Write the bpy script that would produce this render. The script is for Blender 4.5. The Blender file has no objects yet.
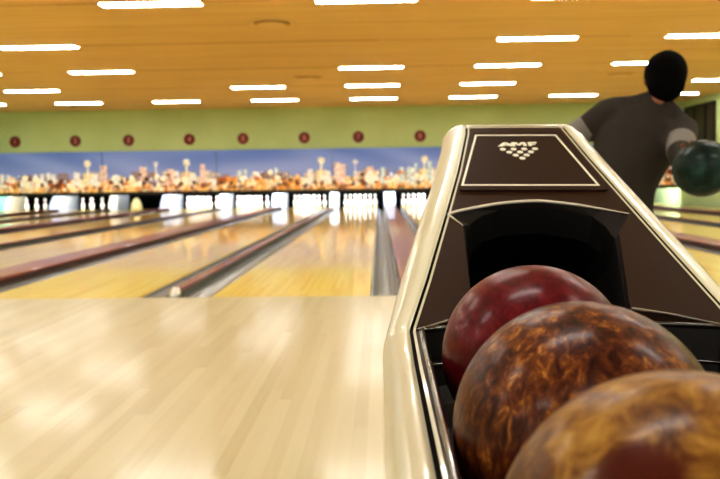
import bpy, bmesh, math, random
from mathutils import Vector, Matrix
random.seed(7)
scene = bpy.context.scene
COL = scene.collection
PI = math.pi

# ------------------------------------------------------------------ helpers
def srgb(r, g, b):
    def c(v):
        v /= 255.0
        return v / 12.92 if v <= 0.04045 else ((v + 0.055) / 1.055) ** 2.4
    return (c(r), c(g), c(b), 1.0)

def mat(name, col, rough=0.5, metal=0.0, coat=0.0, emis=None, estr=0.0, spec=0.5, coat_rough=0.05):
    m = bpy.data.materials.new(name)
    m.use_nodes = True
    b = m.node_tree.nodes['Principled BSDF']
    b.inputs['Base Color'].default_value = col
    b.inputs['Roughness'].default_value = rough
    b.inputs['Metallic'].default_value = metal
    b.inputs['Coat Weight'].default_value = coat
    b.inputs['Coat Roughness'].default_value = coat_rough
    b.inputs['Specular IOR Level'].default_value = spec
    if emis is not None:
        b.inputs['Emission Color'].default_value = emis
        b.inputs['Emission Strength'].default_value = estr
    return m

class NT:
    def __init__(self, m):
        self.t = m.node_tree
        self.b = self.t.nodes['Principled BSDF']
    def n(self, kind, **kw):
        nd = self.t.nodes.new(kind)
        for k, v in kw.items():
            if k.startswith('i_'):
                nd.inputs[k[2:]].default_value = v
            else:
                setattr(nd, k, v)
        return nd
    def l(self, a, b):
        self.t.links.new(a, b)
    def math(self, op, a, b=None, c=None):
        nd = self.t.nodes.new('ShaderNodeMath')
        nd.operation = op
        for i, v in enumerate((a, b, c)):
            if v is None:
                continue
            if isinstance(v, (int, float)):
                nd.inputs[i].default_value = v
            else:
                self.l(v, nd.inputs[i])
        return nd.outputs[0]
    def ramp(self, fac, stops):
        nd = self.t.nodes.new('ShaderNodeValToRGB')
        e = nd.color_ramp.elements
        while len(e) < len(stops):
            e.new(0.5)
        for k, (p, c) in enumerate(stops):
            e[k].position = p
            e[k].color = c
        self.l(fac, nd.inputs[0])
        return nd.outputs[0]
    def mix(self, fac, a, b, mode='MIX'):
        nd = self.t.nodes.new('ShaderNodeMix')
        nd.data_type = 'RGBA'
        nd.blend_type = mode
        for s, v in ((nd.inputs[0], fac), (nd.inputs[6], a), (nd.inputs[7], b)):
            if isinstance(v, (int, float, tuple)):
                s.default_value = v
            else:
                self.l(v, s)
        return nd.outputs[2]

def link(name, mesh, m, parent=None, smooth=False):
    o = bpy.data.objects.new(name, mesh)
    COL.objects.link(o)
    if m is not None:
        for mm in (m if isinstance(m, (list, tuple)) else [m]):
            mesh.materials.append(mm)
    if smooth:
        for p in mesh.polygons:
            p.use_smooth = True
    if parent is not None:
        o.parent = parent
    return o

def obj(name, bm, m, parent=None, smooth=False, recalc=True):
    if recalc:
        bmesh.ops.recalc_face_normals(bm, faces=bm.faces[:])
    me = bpy.data.meshes.new(name)
    bm.to_mesh(me)
    bm.free()
    return link(name, me, m, parent, smooth)

def tag(o, label=None, cat=None, group=None, kind=None):
    if label: o['label'] = label
    if cat: o['category'] = cat
    if group: o['group'] = group
    if kind: o['kind'] = kind
    return o

def thing(name, label, cat, loc=(0, 0, 0), rotz=0, group=None):
    o = bpy.data.objects.new(name, None)
    COL.objects.link(o)
    o.empty_display_size = 0.1
    o.location = loc
    o.rotation_euler = (0, 0, rotz)
    return tag(o, label, cat, group)

def dup(root, loc, label=None, group=None):
    r = root.copy()
    COL.objects.link(r)
    r.location = loc
    if label: r['label'] = label
    if group: r['group'] = group
    for ch in list(root.children):
        c = ch.copy()
        COL.objects.link(c)
        c.parent = r
        for g in list(ch.children):
            d = g.copy()
            COL.objects.link(d)
            d.parent = c
    return r

def box(bm, x0, x1, y0, y1, z0, z1, mi=0):
    v = [bm.verts.new(p) for p in ((x0, y0, z0), (x1, y0, z0), (x1, y1, z0), (x0, y1, z0), (x0, y0, z1), (x1, y0, z1), (x1, y1, z1), (x0, y1, z1))]
    for f in ((0, 3, 2, 1), (4, 5, 6, 7), (0, 1, 5, 4), (1, 2, 6, 5), (2, 3, 7, 6), (3, 0, 4, 7)):
        bm.faces.new([v[i] for i in f]).material_index = mi

def rbox(x0, x1, y0, y1, z0, z1, r=0.01, seg=2):
    bm = bmesh.new()
    box(bm, x0, x1, y0, y1, z0, z1)
    bmesh.ops.bevel(bm, geom=bm.edges[:], offset=r, segments=seg, affect='EDGES', profile=0.5)
    return bm

def extrude_profile(bm, prof, y0, y1, close=True, mi=0):
    """profile in x,z swept along y"""
    a = [bm.verts.new((x, y0, z)) for x, z in prof]
    b = [bm.verts.new((x, y1, z)) for x, z in prof]
    n = len(prof)
    for i in range(n if close else n - 1):
        j = (i + 1) % n
        bm.faces.new((a[i], a[j], b[j], b[i])).material_index = mi
    if close:
        bm.faces.new(a[::-1]).material_index = mi
        bm.faces.new(b).material_index = mi

def lathe(bm, prof, seg=24, mi_of=None):
    rings = []
    for r, z in prof:
        if r < 1e-5:
            rings.append([bm.verts.new((0, 0, z))])
        else:
            rings.append([bm.verts.new((r * math.cos(2 * PI * k / seg), r * math.sin(2 * PI * k / seg), z)) for k in range(seg)])
    for i in range(len(rings) - 1):
        a, b = rings[i], rings[i + 1]
        mi = mi_of(i) if mi_of else 0
        for k in range(seg):
            k2 = (k + 1) % seg
            if len(a) == 1 and len(b) == 1:
                continue
            if len(a) == 1:
                f = bm.faces.new((a[0], b[k], b[k2]))
            elif len(b) == 1:
                f = bm.faces.new((a[k], a[k2], b[0]))
            else:
                f = bm.faces.new((a[k], a[k2], b[k2], b[k]))
            f.material_index = mi

def catmull(pts, n=6, closed=False):
    P = [Vector(p) for p in pts]
    out = []
    m = len(P)
    for i in range(m if closed else m - 1):
        p1, p2 = P[i], P[(i + 1) % m]
        p0 = P[i - 1] if (closed or i > 0) else p1 * 2 - p2
        p3 = P[(i + 2) % m] if (closed or i + 2 < m) else p2 * 2 - p1
        for k in range(n):
            t = k / n
            out.append(0.5 * ((2 * p1) + (p2 - p0) * t + (2 * p0 - 5 * p1 + 4 * p2 - p3) * t * t + (3 * p1 - p0 - 3 * p2 + p3) * t ** 3))
    if not closed:
        out.append(P[-1])
    return out

def tube(bm, pts, radii, seg=12, side=None, cap=True):
    """round or elliptical tube; radii: number, list of numbers or list of (ra, rb); side: a lateral vector for ra"""
    P = [Vector(p) for p in pts]
    n = len(P)
    if isinstance(radii, (int, float)):
        radii = [radii] * n
    rings = []
    up = None
    for i in range(n):
        t = (P[min(i + 1, n - 1)] - P[max(i - 1, 0)]).normalized()
        if side is not None:
            s = Vector(side)
        elif up is None:
            s = Vector((1, 0, 0)) if abs(t.x) < 0.8 else Vector((0, 1, 0))
        else:
            s = up
        a = (s - t * s.dot(t)).normalized()
        up = a
        b = t.cross(a)
        r = radii[i]
        ra, rb = r if isinstance(r, (tuple, list)) else (r, r)
        rings.append([bm.verts.new(P[i] + a * (ra * math.cos(2 * PI * k / seg)) + b * (rb * math.sin(2 * PI * k / seg))) for k in range(seg)])
    for i in range(n - 1):
        for k in range(seg):
            k2 = (k + 1) % seg
            bm.faces.new((rings[i][k], rings[i][k2], rings[i + 1][k2], rings[i + 1][k]))
    if cap:
        bm.faces.new(rings[0][::-1])
        bm.faces.new(rings[-1])

def ellipsoid(bm, c, r, seg=24, rings=16, rot=None):
    res = bmesh.ops.create_uvsphere(bm, u_segments=seg, v_segments=rings, radius=1.0)
    M = Matrix.Translation(Vector(c)) @ (rot.to_4x4() if rot else Matrix.Identity(4)) @ Matrix.Diagonal((r[0], r[1], r[2], 1))
    bmesh.ops.transform(bm, matrix=M, verts=res['verts'])
    return res['verts']

def remeshed(name, bm, m, voxel, parent=None, smooth_iter=6):
    me = bpy.data.meshes.new(name)
    bmesh.ops.recalc_face_normals(bm, faces=bm.faces[:])
    bm.to_mesh(me)
    bm.free()
    tmp = bpy.data.objects.new(name + '_source', me)
    COL.objects.link(tmp)
    rm = tmp.modifiers.new('r', 'REMESH')
    rm.mode = 'VOXEL'
    rm.voxel_size = voxel
    if smooth_iter:
        sm = tmp.modifiers.new('s', 'SMOOTH')
        sm.factor = 0.5
        sm.iterations = smooth_iter
    dg = bpy.context.evaluated_depsgraph_get()
    new = bpy.data.meshes.new_from_object(tmp.evaluated_get(dg))
    bpy.data.objects.remove(tmp)
    bpy.data.meshes.remove(me)
    new.name = name
    new.materials.clear()
    return link(name, new, m, parent, smooth=True)

# ------------------------------------------------------------------ measures (metres; x across lanes, y down the lanes, lane tops at z = 0)
W = 1.0668
FOUL = 5.144
XL7 = -1.1382
GN, GW = 0.5027, 0.7205            # narrow and wide gaps between lanes
WALL_Y = 22.78
CEIL = 2.933
M_BOT, M_TOP = 0.481, 1.739        # mural
HEADPIN = FOUL + 18.288
lane_x = {7: XL7}
for k in (6, 5, 4, 3, 2, 1):
    lane_x[k] = lane_x[k + 1] - W - (GN if k % 2 == 0 else GW)
for k in (8, 9, 10, 11, 12):
    lane_x[k] = lane_x[k - 1] + W + (GW if k % 2 == 0 else GN)
GUT = 0.2
X_LEFT, X_RIGHT = lane_x[1] - 0.36, lane_x[12] + W + 0.3
Y_NEAR = -5.0
PIT_Y = 25.3

# ------------------------------------------------------------------ materials
def boards(name, stops, rough, width=0.0273, length=1.1, coat=0.0, coat_rough=0.1, spec=0.4):
    m = mat(name, (1, 1, 1, 1), rough, coat=coat, coat_rough=coat_rough, spec=spec)
    t = NT(m)
    pos = t.n('ShaderNodeNewGeometry').outputs['Position']
    sx = t.n('ShaderNodeSeparateXYZ')
    t.l(pos, sx.inputs[0])
    bx = t.math('FLOOR', t.math('DIVIDE', sx.outputs[0], width))
    w1 = t.n('ShaderNodeTexWhiteNoise', noise_dimensions='1D')
    t.l(bx, w1.inputs['W'])
    by = t.math('FLOOR', t.math('ADD', t.math('DIVIDE', sx.outputs[1], length), t.math('MULTIPLY', w1.outputs[0], 7.0)))
    cb = t.n('ShaderNodeCombineXYZ')
    t.l(bx, cb.inputs[0]); t.l(by, cb.inputs[1])
    w2 = t.n('ShaderNodeTexWhiteNoise', noise_dimensions='2D')
    t.l(cb.outputs[0], w2.inputs['Vector'])
    mp = t.n('ShaderNodeMapping')
    mp.inputs['Scale'].default_value = (60, 2.2, 1)
    t.l(pos, mp.inputs[0])
    nz = t.n('ShaderNodeTexNoise', i_Scale=1.0, i_Detail=4.0, i_Distortion=0.3)
    t.l(mp.outputs[0], nz.inputs['Vector'])
    big = t.n('ShaderNodeTexNoise', i_Scale=0.55, i_Detail=2.0)
    t.l(pos, big.inputs['Vector'])
    fac = t.math('ADD', t.math('MULTIPLY', w2.outputs[0], 0.5), t.math('ADD', t.math('MULTIPLY', nz.outputs[0], 0.35), t.math('MULTIPLY', big.outputs[0], 0.25)))
    t.l(t.ramp(fac, stops), t.b.inputs['Base Color'])
    return m

M_APPROACH = boards('approach_maple', [(0.15, srgb(178, 165, 127)), (0.5, srgb(190, 180, 145)), (0.9, srgb(199, 191, 159))], 0.36, width=0.045, length=1.6, coat=0.36, coat_rough=0.12)
M_LANE = boards('lane_maple', [(0.15, srgb(236, 190, 78)), (0.5, srgb(250, 215, 98)), (0.9, srgb(254, 228, 130))], 0.3, coat=0.85, coat_rough=0.07, spec=0.2)
M_GUTTER = mat('gutter_metal', srgb(140, 145, 150), 0.22, metal=0.5)
M_CAP = mat('divider_red', srgb(136, 62, 52), 0.3, coat=0.3)
M_CAPSIDE = mat('divider_side', srgb(62, 32, 26), 0.5)  # shadowed side of the wide red covers, painted as a darker brown
M_GREYSIDE = mat('divider_grey', srgb(72, 76, 68), 0.45)
M_CHROME = mat('chrome', srgb(215, 215, 215), 0.12, metal=1.0)
M_WHITE = mat('pin_white', srgb(248, 247, 242), 0.25, coat=0.4)
M_RED = mat('pin_red', srgb(176, 24, 24), 0.3)
M_BLACK = mat('pit_black', srgb(9, 9, 10), 0.9, spec=0.1)
M_PIER = mat('pier_white', srgb(222, 228, 240), 0.45)
M_LAV = mat('pier_lavender', srgb(206, 216, 244), 0.45)
M_CREAMPIER = mat('pier_cream', srgb(244, 236, 212), 0.45)
M_TEAL = mat('pier_turquoise', srgb(150, 226, 208), 0.45)
M_HALL = mat('hall_wall_paint', srgb(176, 172, 120), 0.8)

def wall_green(name):
    m = mat(name, srgb(168, 178, 92), 0.75, spec=0.2)
    t = NT(m)
    pos = t.n('ShaderNodeNewGeometry').outputs['Position']
    nz = t.n('ShaderNodeTexNoise', i_Scale=0.8, i_Detail=3.0)
    t.l(pos, nz.inputs['Vector'])
    t.l(t.ramp(nz.outputs[0], [(0.3, srgb(182, 203, 150)), (0.7, srgb(194, 214, 162))]), t.b.inputs['Base Color'])
    return m
M_GREEN = wall_green('wall_green_paint')

ROW0, ROWD = 9.4812, 2.7595
def ceiling_mat():
    m = mat('ceiling_wood_panels', srgb(205, 150, 70), 0.7, spec=0.25)
    t = NT(m)
    pos = t.n('ShaderNodeNewGeometry').outputs['Position']
    sx = t.n('ShaderNodeSeparateXYZ')
    t.l(pos, sx.inputs[0])
    mp = t.n('ShaderNodeMapping')
    mp.inputs['Scale'].default_value = (0.5, 9, 1)
    t.l(pos, mp.inputs[0])
    nz = t.n('ShaderNodeTexNoise', i_Scale=1.2, i_Detail=5.0, i_Distortion=0.4)
    t.l(mp.outputs[0], nz.inputs['Vector'])
    base = t.ramp(nz.outputs[0], [(0.3, srgb(216, 188, 136)), (0.7, srgb(230, 205, 156))])
    # long joints in line with the rows of lights
    u = t.math('FRACT', t.math('ADD', t.math('DIVIDE', t.math('SUBTRACT', sx.outputs[1], ROW0), ROWD), 100.5))
    d = t.math('MULTIPLY', t.math('ABSOLUTE', t.math('SUBTRACT', u, 0.5)), ROWD)
    seam = t.math('LESS_THAN', d, 0.05)
    u2 = t.math('FRACT', t.math('ADD', t.math('DIVIDE', t.math('SUBTRACT', sx.outputs[1], ROW0), ROWD), 100.0))
    d2 = t.math('MULTIPLY', t.math('ABSOLUTE', t.math('SUBTRACT', u2, 0.5)), ROWD)
    seam2 = t.math('MULTIPLY', t.math('LESS_THAN', d2, 0.02), 0.35)
    px = t.math('FLOOR', t.math('DIVIDE', sx.outputs[0], 1.29))
    py = t.math('FLOOR', t.math('DIVIDE', sx.outputs[1], ROWD / 2))
    cb = t.n('ShaderNodeCombineXYZ')
    t.l(px, cb.inputs[0]); t.l(py, cb.inputs[1])
    wn = t.n('ShaderNodeTexWhiteNoise', noise_dimensions='2D')
    t.l(cb.outputs[0], wn.inputs['Vector'])
    s = t.math('MAXIMUM', t.math('MULTIPLY', seam, t.math('ADD', t.math('MULTIPLY', wn.outputs[0], 0.5), 0.15)), seam2)
    c = t.mix(s, base, srgb(150, 105, 55))
    tint = t.mix(t.math('MULTIPLY', wn.outputs[0], 0.12), c, srgb(205, 165, 98))
    t.l(tint, t.b.inputs['Base Color'])
    return m
M_CEIL = ceiling_mat()

# ------------------------------------------------------------------ the setting
def struct(name, bm, m, parent=None):
    o = obj(name, bm, m, parent)
    if parent is None:
        o['kind'] = 'structure'
    return o

bm = bmesh.new(); box(bm, X_LEFT, X_RIGHT, Y_NEAR, FOUL, -0.14, 0)
tag(struct('floor', bm, M_APPROACH), 'pale maple bowling approach floor', 'floor')
bm = bmesh.new(); box(bm, X_LEFT, X_RIGHT, FOUL, PIT_Y, -0.2, -0.14)
tag(struct('floor_below_lanes', bm, M_BLACK), 'dark floor under the lanes and gutters', 'floor')
bm = bmesh.new(); box(bm, X_LEFT - .1, X_RIGHT + .1, Y_NEAR, WALL_Y + .1, CEIL, CEIL + 0.1)
tag(struct('ceiling', bm, M_CEIL), 'orange wood panelled ceiling', 'ceiling')
bm = bmesh.new(); box(bm, X_LEFT, X_RIGHT, WALL_Y, WALL_Y + .1, M_BOT + 0.02, CEIL)
tag(struct('wall_back', bm, M_GREEN), 'green wall above the mural', 'wall')
bm = bmesh.new(); box(bm, X_LEFT, X_RIGHT, PIT_Y, PIT_Y + .1, -0.2, 1.2)
box(bm, X_LEFT, X_RIGHT, WALL_Y + .1, PIT_Y, 1.1, 1.2)
tag(struct('wall_pit', bm, M_BLACK), 'black back of the pin pits', 'wall')
bm = bmesh.new(); box(bm, X_LEFT - .1, X_LEFT, Y_NEAR, PIT_Y, -0.2, CEIL)
tag(struct('wall_left', bm, M_GREEN), 'green side wall beyond the first lane', 'wall')
bm = bmesh.new(); box(bm, X_RIGHT, X_RIGHT + .1, Y_NEAR, PIT_Y, -0.2, CEIL)
tag(struct('wall_right', bm, M_GREEN), 'green side wall on the right', 'wall')

# dark window high on the right wall
wy0, wy1, wz0, wz1 = 20.62, 22.62, 1.68, 2.74
M_DARKFRAME = mat('window_frame_dark', srgb(34, 28, 20), 0.5)
M_DARKPANE = mat('window_pane_dark', srgb(46, 36, 28), 0.35)
bm = bmesh.new()
for a in ((wy0, wy0 + .1, wz0, wz1), (wy1 - .1, wy1, wz0, wz1), (wy0, wy1, wz0, wz0 + .08), (wy0, wy1, wz1 - .08, wz1), (21.18, 21.26, wz0, wz1), (21.92, 22.0, wz0, wz1)):
    box(bm, X_RIGHT - .06, X_RIGHT - .001, a[0], a[1], a[2], a[3])
wf = tag(obj('window_1', bm, M_DARKFRAME), 'dark framed window high on the green right wall', 'window', kind='structure')
bm = bmesh.new(); box(bm, X_RIGHT - .03, X_RIGHT - .002, wy0 + .02, wy1 - .02, wz0 + .02, wz1 - .02)
obj('pane', bm, M_DARKPANE, wf)

# ------------------------------------------------------------------ lanes
def lane(k):
    x0 = lane_x[k]
    t = thing('bowling_lane', 'polished maple bowling lane with its gutters, lane %d counting from the left wall' % k, 'lane', (x0, FOUL, 0), 0, 'bowling lanes')
    bm = bmesh.new(); box(bm, 0, W, 0, PIT_Y - FOUL - .9, -0.14, 0)
    obj('lane_bed', bm, M_LANE, t)
    for s in (-1, 1):
        bm = bmesh.new()
        c = -GUT / 2 - .004 if s < 0 else W + GUT / 2 + .004
        prof = [(c - GUT / 2, -0.012), (c - GUT / 2 + .012, -0.012)]
        for a in range(1, 10):
            th = PI + PI * a / 10
            prof.append((c + (GUT / 2 - .012) * math.cos(th), -0.012 + 0.066 * math.sin(th)))
        prof += [(c + GUT / 2 - .012, -0.012), (c + GUT / 2, -0.012), (c + GUT / 2, -0.13), (c - GUT / 2, -0.13)]
        extrude_profile(bm, prof, 0, 23.16 - FOUL)
        g = obj('gutter', bm, M_GUTTER, t)
    return t
ordinal = {1: 'first', 2: 'second', 3: 'third', 4: 'fourth', 5: 'fifth', 6: 'sixth', 7: 'seventh', 8: 'eighth', 9: 'ninth', 10: 'tenth', 11: 'eleventh', 12: 'twelfth'}
for k in range(1, 13):
    l = lane(k)
    if k <= 8:
        l['label'] = 'glossy maple lane with silver gutters, %s lane from the left' % ordinal[k]
    else:
        l['label'] = 'glossy maple lane right of the ball return, %s from the right wall' % ordinal[13 - k]

def gap(k):
    """centre and width of the gap between lane k and k + 1"""
    a, b = lane_x[k] + W, lane_x[k + 1]
    return (a + b) / 2, b - a
PART_Y0 = 23.2
for k in range(1, 12):
    c, w = gap(k)
    wide = w > 0.6
    cw = w - 2 * GUT - .012
    y0, y1 = FOUL, PART_Y0 - .02
    lab = ('between the %s and %s lanes' % (ordinal[k], ordinal[k + 1])) if k <= 7 else 'on the right, %s from the right wall' % ordinal[12 - k]
    if wide:
        t = thing('lane_divider', 'wide red-brown ball track cover ' + lab, 'lane divider', (c, y0, 0), 0, 'wide red lane dividers')
        bm = bmesh.new(); box(bm, -cw / 2, cw / 2, 0.0, y1 - y0, -0.13, 0.035)
        obj('divider_side', bm, M_CAPSIDE, t)
        bm = rbox(-cw / 2, cw / 2, 0.0, y1 - y0, 0.035, 0.062, 0.012, 3)
        obj('red_cover', bm, M_CAP, t)
    else:
        t = thing('lane_divider', 'narrow grey lane divider with thin red strip ' + lab, 'lane divider', (c, y0, 0), 0, 'narrow lane dividers')
        bm = bmesh.new(); box(bm, -cw / 2, cw / 2, 0.09, y1 - y0, -0.13, 0.03)
        obj('divider_side', bm, M_GREYSIDE, t)
        bm = rbox(-cw / 2 + .008, cw / 2 - .008, 0.10, y1 - y0, 0.03, 0.05, 0.008, 2)
        obj('red_strip', bm, M_CAP, t)
        bm = bmesh.new()
        ellipsoid(bm, (0, 0.06, 0.005), (cw / 2 - .001, 0.062, 0.058), 20, 12)
        obj('end_cap', bm, M_CHROME, t, smooth=True)

# partitions between the pin decks
def partition(c, w, y_front, sl, front_mat, side_mat, label):
    t = thing('pin_deck_partition', label, 'partition', (c, y_front, 0), 0, 'partitions between the pin decks')
    h = M_BOT - .004
    d = 24.7 - y_front
    bm = bmesh.new()
    # sloped front: the foot stands further out than the top
    prof = [(0, -0.12), (0, 0.02), (sl * .25, h * .4), (sl, h), (d, h), (d, -0.12)]
    a = [bm.verts.new((-w / 2, y, z)) for y, z in prof]
    b = [bm.verts.new((w / 2, y, z)) for y, z in prof]
    bm.faces.new(a); bm.faces.new(b[::-1])
    for i in range(len(prof)):
        j = (i + 1) % len(prof)
        bm.faces.new((a[i], b[i], b[j], a[j]))
    obj('side_plate', bm, side_mat, t)
    bm = bmesh.new()
    pr = [(0, 0.02), (sl * .25, h * .4), (sl, h)]
    rows = []
    for off in (0.0, 0.012):
        rows.append([[bm.verts.new((s * (w / 2 + .004), y - off - .001, z)) for y, z in pr] for s in (-1, 1)])
    for r in rows:
        for i in range(2):
            bm.faces.new((r[0][i], r[1][i], r[1][i + 1], r[0][i + 1]))
    for s in (0, 1):
        for i in range(2):
            bm.faces.new((rows[0][s][i], rows[1][s][i], rows[1][s][i + 1], rows[0][s][i + 1]))
    for i in (0, 2):
        bm.faces.new((rows[0][0][i], rows[0][1][i], rows[1][1][i], rows[1][0][i]))
    obj('front_panel', bm, front_mat, t)
    return t
partition(lane_x[1] - .22, 0.24, PART_Y0, .35, M_TEAL, M_CREAMPIER, 'turquoise and cream partition at the far left edge of the first lane')
for k in range(1, 12):
    c, w = gap(k)
    wide = w > 0.6
    pos = ('between the pins of the %s and %s lanes' % (ordinal[k], ordinal[k + 1])) if k <= 7 else 'right of the ball return, %s from the right wall' % ordinal[12 - k]
    if wide:
        partition(c, 0.32, PART_Y0, .42, M_LAV, M_PIER, 'wide sloped pale blue partition ' + pos)
    else:
        partition(c, 0.23, PART_Y0 + .25, .25, M_PIER if k != 2 else M_CREAMPIER, M_PIER, 'narrow white partition ' + pos)

# ------------------------------------------------------------------ mural panels (one printed panel for each pair of lanes)
def px_x(p):
    return -11.16 + p * 0.02912
def mural_colours():
    """a flat print of a city by night, as colour by position"""
    rnd = random.Random(3)
    feats = []
    x = X_LEFT
    while x < X_RIGHT:       # back row of dim buildings, front row of lit ones
        w = rnd.uniform(.14, .34)
        feats.append((x, x + w, rnd.uniform(.38, .66), rnd.choice([(150, 130, 130), (176, 150, 130), (190, 172, 160), (128, 112, 128), (208, 190, 170)]), 'b'))
        x += w * rnd.uniform(.7, 1.1)
    x = X_LEFT
    while x < X_RIGHT:
        w = rnd.uniform(.12, .42)
        feats.append((x, x + w, rnd.uniform(.22, .46), rnd.choice([(238, 214, 170), (226, 170, 100), (246, 232, 205), (198, 120, 60), (240, 226, 190), (222, 150, 80), (176, 96, 44)]), 'b'))
        x += w * rnd.uniform(.75, 1.05)
    def tower(p, wpx, h, col, kind='b'):
        c = px_x(p)
        feats.append((c - wpx * .0146, c + wpx * .0146, h, col, kind))
    pale, pink, gold, green = (238, 228, 212), (232, 196, 178), (228, 196, 140), (200, 212, 205)
    for p in (3, 9, 22, 33, 43, 50, 55):
        tower(p, 4, rnd.uniform(.5, .66), pale)
    for base in (92, 192, 327, 430, 530, 640):       # the domed tower
        tower(base - 2, 10, .62, gold); tower(base - 2, 4.4, .90, (236, 222, 190), 'ball'); tower(base + 4, 6, .58, pale)
        tower(base + 14, 6, .84, pink); tower(base - 13, 6, .66, pale)
    for base in (159, 359, 480, 590):
        tower(base, 2.6, .86, (224, 214, 214), 'ball'); tower(base + 15, 7, .7, pink); tower(base - 13, 7, .78, pink)
    for base in (118, 374, 460, 660):
        tower(base, 11, .56, (240, 232, 210), 'dome')
    for base in (243, 249, 386, 280, 405, 412, 419, 433):
        tower(base, 4, rnd.uniform(.66, .86), green)
    blobs = [[] for _ in range(60)]
    for _ in range(620):
        bx, br = rnd.uniform(X_LEFT, X_RIGHT), rnd.uniform(.02, .075)
        bh = rnd.uniform(.06, .60) * (.72 + .28 * math.sin(bx * 1.83 + 1.2))
        bc = rnd.choice([(255, 246, 222), (252, 236, 196), (255, 250, 238), (236, 188, 110), (196, 112, 48), (104, 56, 34), (70, 40, 34), (128, 76, 40), (84, 52, 48), (255, 240, 205)])
        for q in {int((bx - .08 - X_LEFT) / .5), int((bx + .08 - X_LEFT) / .5)}:
            if 0 <= q < 60:
                blobs[q].append((bx, bh, br, bc))
    def col(x, z):
        h = z - M_BOT
        H = M_TOP - M_BOT
        u = h / H
        # sky
        n = .5 + .5 * math.sin(x * 1.7 + 2 * math.sin(z * 4 + x * .6))
        r, g, b = 86 + 60 * (1 - u) + 20 * n, 110 + 42 * (1 - u) + 16 * n, 168 + 22 * (1 - u) + 10 * n
        for x0, x1, fh, c, kind in feats:
            if x < x0 - .1 or x > x1 + .1:
                continue
            cx, hw = (x0 + x1) / 2, (x1 - x0) / 2
            hit = False
            if kind == 'ball':
                hit = (abs(x - cx) < hw * .6 and h < fh) or ((x - cx) ** 2 + (h - fh) ** 2 < (hw * 1.15 + .03) ** 2)
                if h < fh * .55: hit = hit or abs(x - cx) < hw * 1.3
            elif kind == 'dome':
                hit = abs(x - cx) < hw and h < fh - .16 + .16 * math.sqrt(max(0, 1 - ((x - cx) / hw) ** 2))
            else:
                hit = x0 < x < x1 and h < fh
            if hit:
                q = rnd.uniform(.74, 1.1)
                win = 1.16 if (int(x / .03) + int(z / .04)) % 2 else .86
                r, g, b = [min(255, v * q * win) for v in c]
        for bx, bh, br, bc in blobs[int((x - X_LEFT) / .5)]:
            if (x - bx) ** 2 + (h - bh) ** 2 < br * br:
                r, g, b = bc
        if h < .26:          # street lights and water glow
            q = rnd.random()
            glow = (.26 - h) / .26
            q = (q + .5 + .5 * math.sin(x * 9.0 + 2 * math.sin(x * 2.3))) * .5
            oc = (232, 160, 60) if q < .4 else ((250, 224, 160) if q < .6 else ((186, 84, 30) if q < .75 else (70, 32, 18)))
            kx = .5 + .5 * math.sin(x * 3.1 + 1.5 * math.sin(x * 1.3))
            f = min(1, glow * 1.5) * (.45 + .5 * kx)
            r, g, b = r * (1 - f) + oc[0] * f, g * (1 - f) + oc[1] * f, b * (1 - f) + oc[2] * f
        return r, g, b
    return col
mcol = mural_colours()
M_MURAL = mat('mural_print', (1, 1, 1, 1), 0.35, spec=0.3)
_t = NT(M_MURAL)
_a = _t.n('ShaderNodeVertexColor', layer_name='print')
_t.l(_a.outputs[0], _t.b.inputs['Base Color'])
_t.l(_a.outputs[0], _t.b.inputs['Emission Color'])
_t.b.inputs['Emission Strength'].default_value = 0.45  # glow added to the print to brighten it; the panel is no lamp
bounds = [X_LEFT] + [gap(k)[0] for k in (2, 4, 6, 8, 10)] + [X_RIGHT]
M_TRIMBLACK = mat('mural_bottom_trim', srgb(26, 20, 16), 0.5)
mlabels = ['over the first two lanes at the far left', 'over lanes 3 and 4', 'over lanes 5 and 6', 'over lanes 7 and 8 beside the ball return hood', 'over the lanes behind the ball return hood', 'over the last two lanes beside the right wall']
for i in range(6):
    xa, xb = bounds[i] + .008, bounds[i + 1] - .008
    root = thing('mural_picture', 'night city skyline mural ' + mlabels[i], 'mural', (xa, WALL_Y - .05, M_BOT), 0, 'skyline mural panels')
    nx, nz = int((xb - xa) / .03), 44
    me = bpy.data.meshes.new('skyline_print')
    vs, fs, cols = [], [], []
    w, h = xb - xa, M_TOP - M_BOT
    for jz in range(nz + 1):
        for ix in range(nx + 1):
            vs.append((w * ix / nx, -.002, .07 + (h - .07) * jz / nz))
    for jz in range(nz):
        for ix in range(nx):
            a = jz * (nx + 1) + ix
            fs.append((a, a + 1, a + nx + 2, a + nx + 1))
            c = mcol(xa + w * (ix + .5) / nx, M_BOT + .04 + (h - .04) * (jz + .5) / nz)
            cols.append(srgb(*c))
    me.from_pydata(vs, [], fs)
    ca = me.color_attributes.new('print', 'FLOAT_COLOR', 'CORNER')
    flat = []
    for c in cols:
        flat.extend(list(c) * 4)
    ca.data.foreach_set('color', flat)
    me.update()
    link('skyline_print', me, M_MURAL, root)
    bm = bmesh.new(); box(bm, 0, w, 0, .045, 0.0, h)
    obj('panel_board', bm, M_TRIMBLACK, root)
    bm = bmesh.new(); box(bm, 0, w, -.02, 0.0, -.02, .075)
    obj('bottom_trim', bm, M_TRIMBLACK, root)

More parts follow.
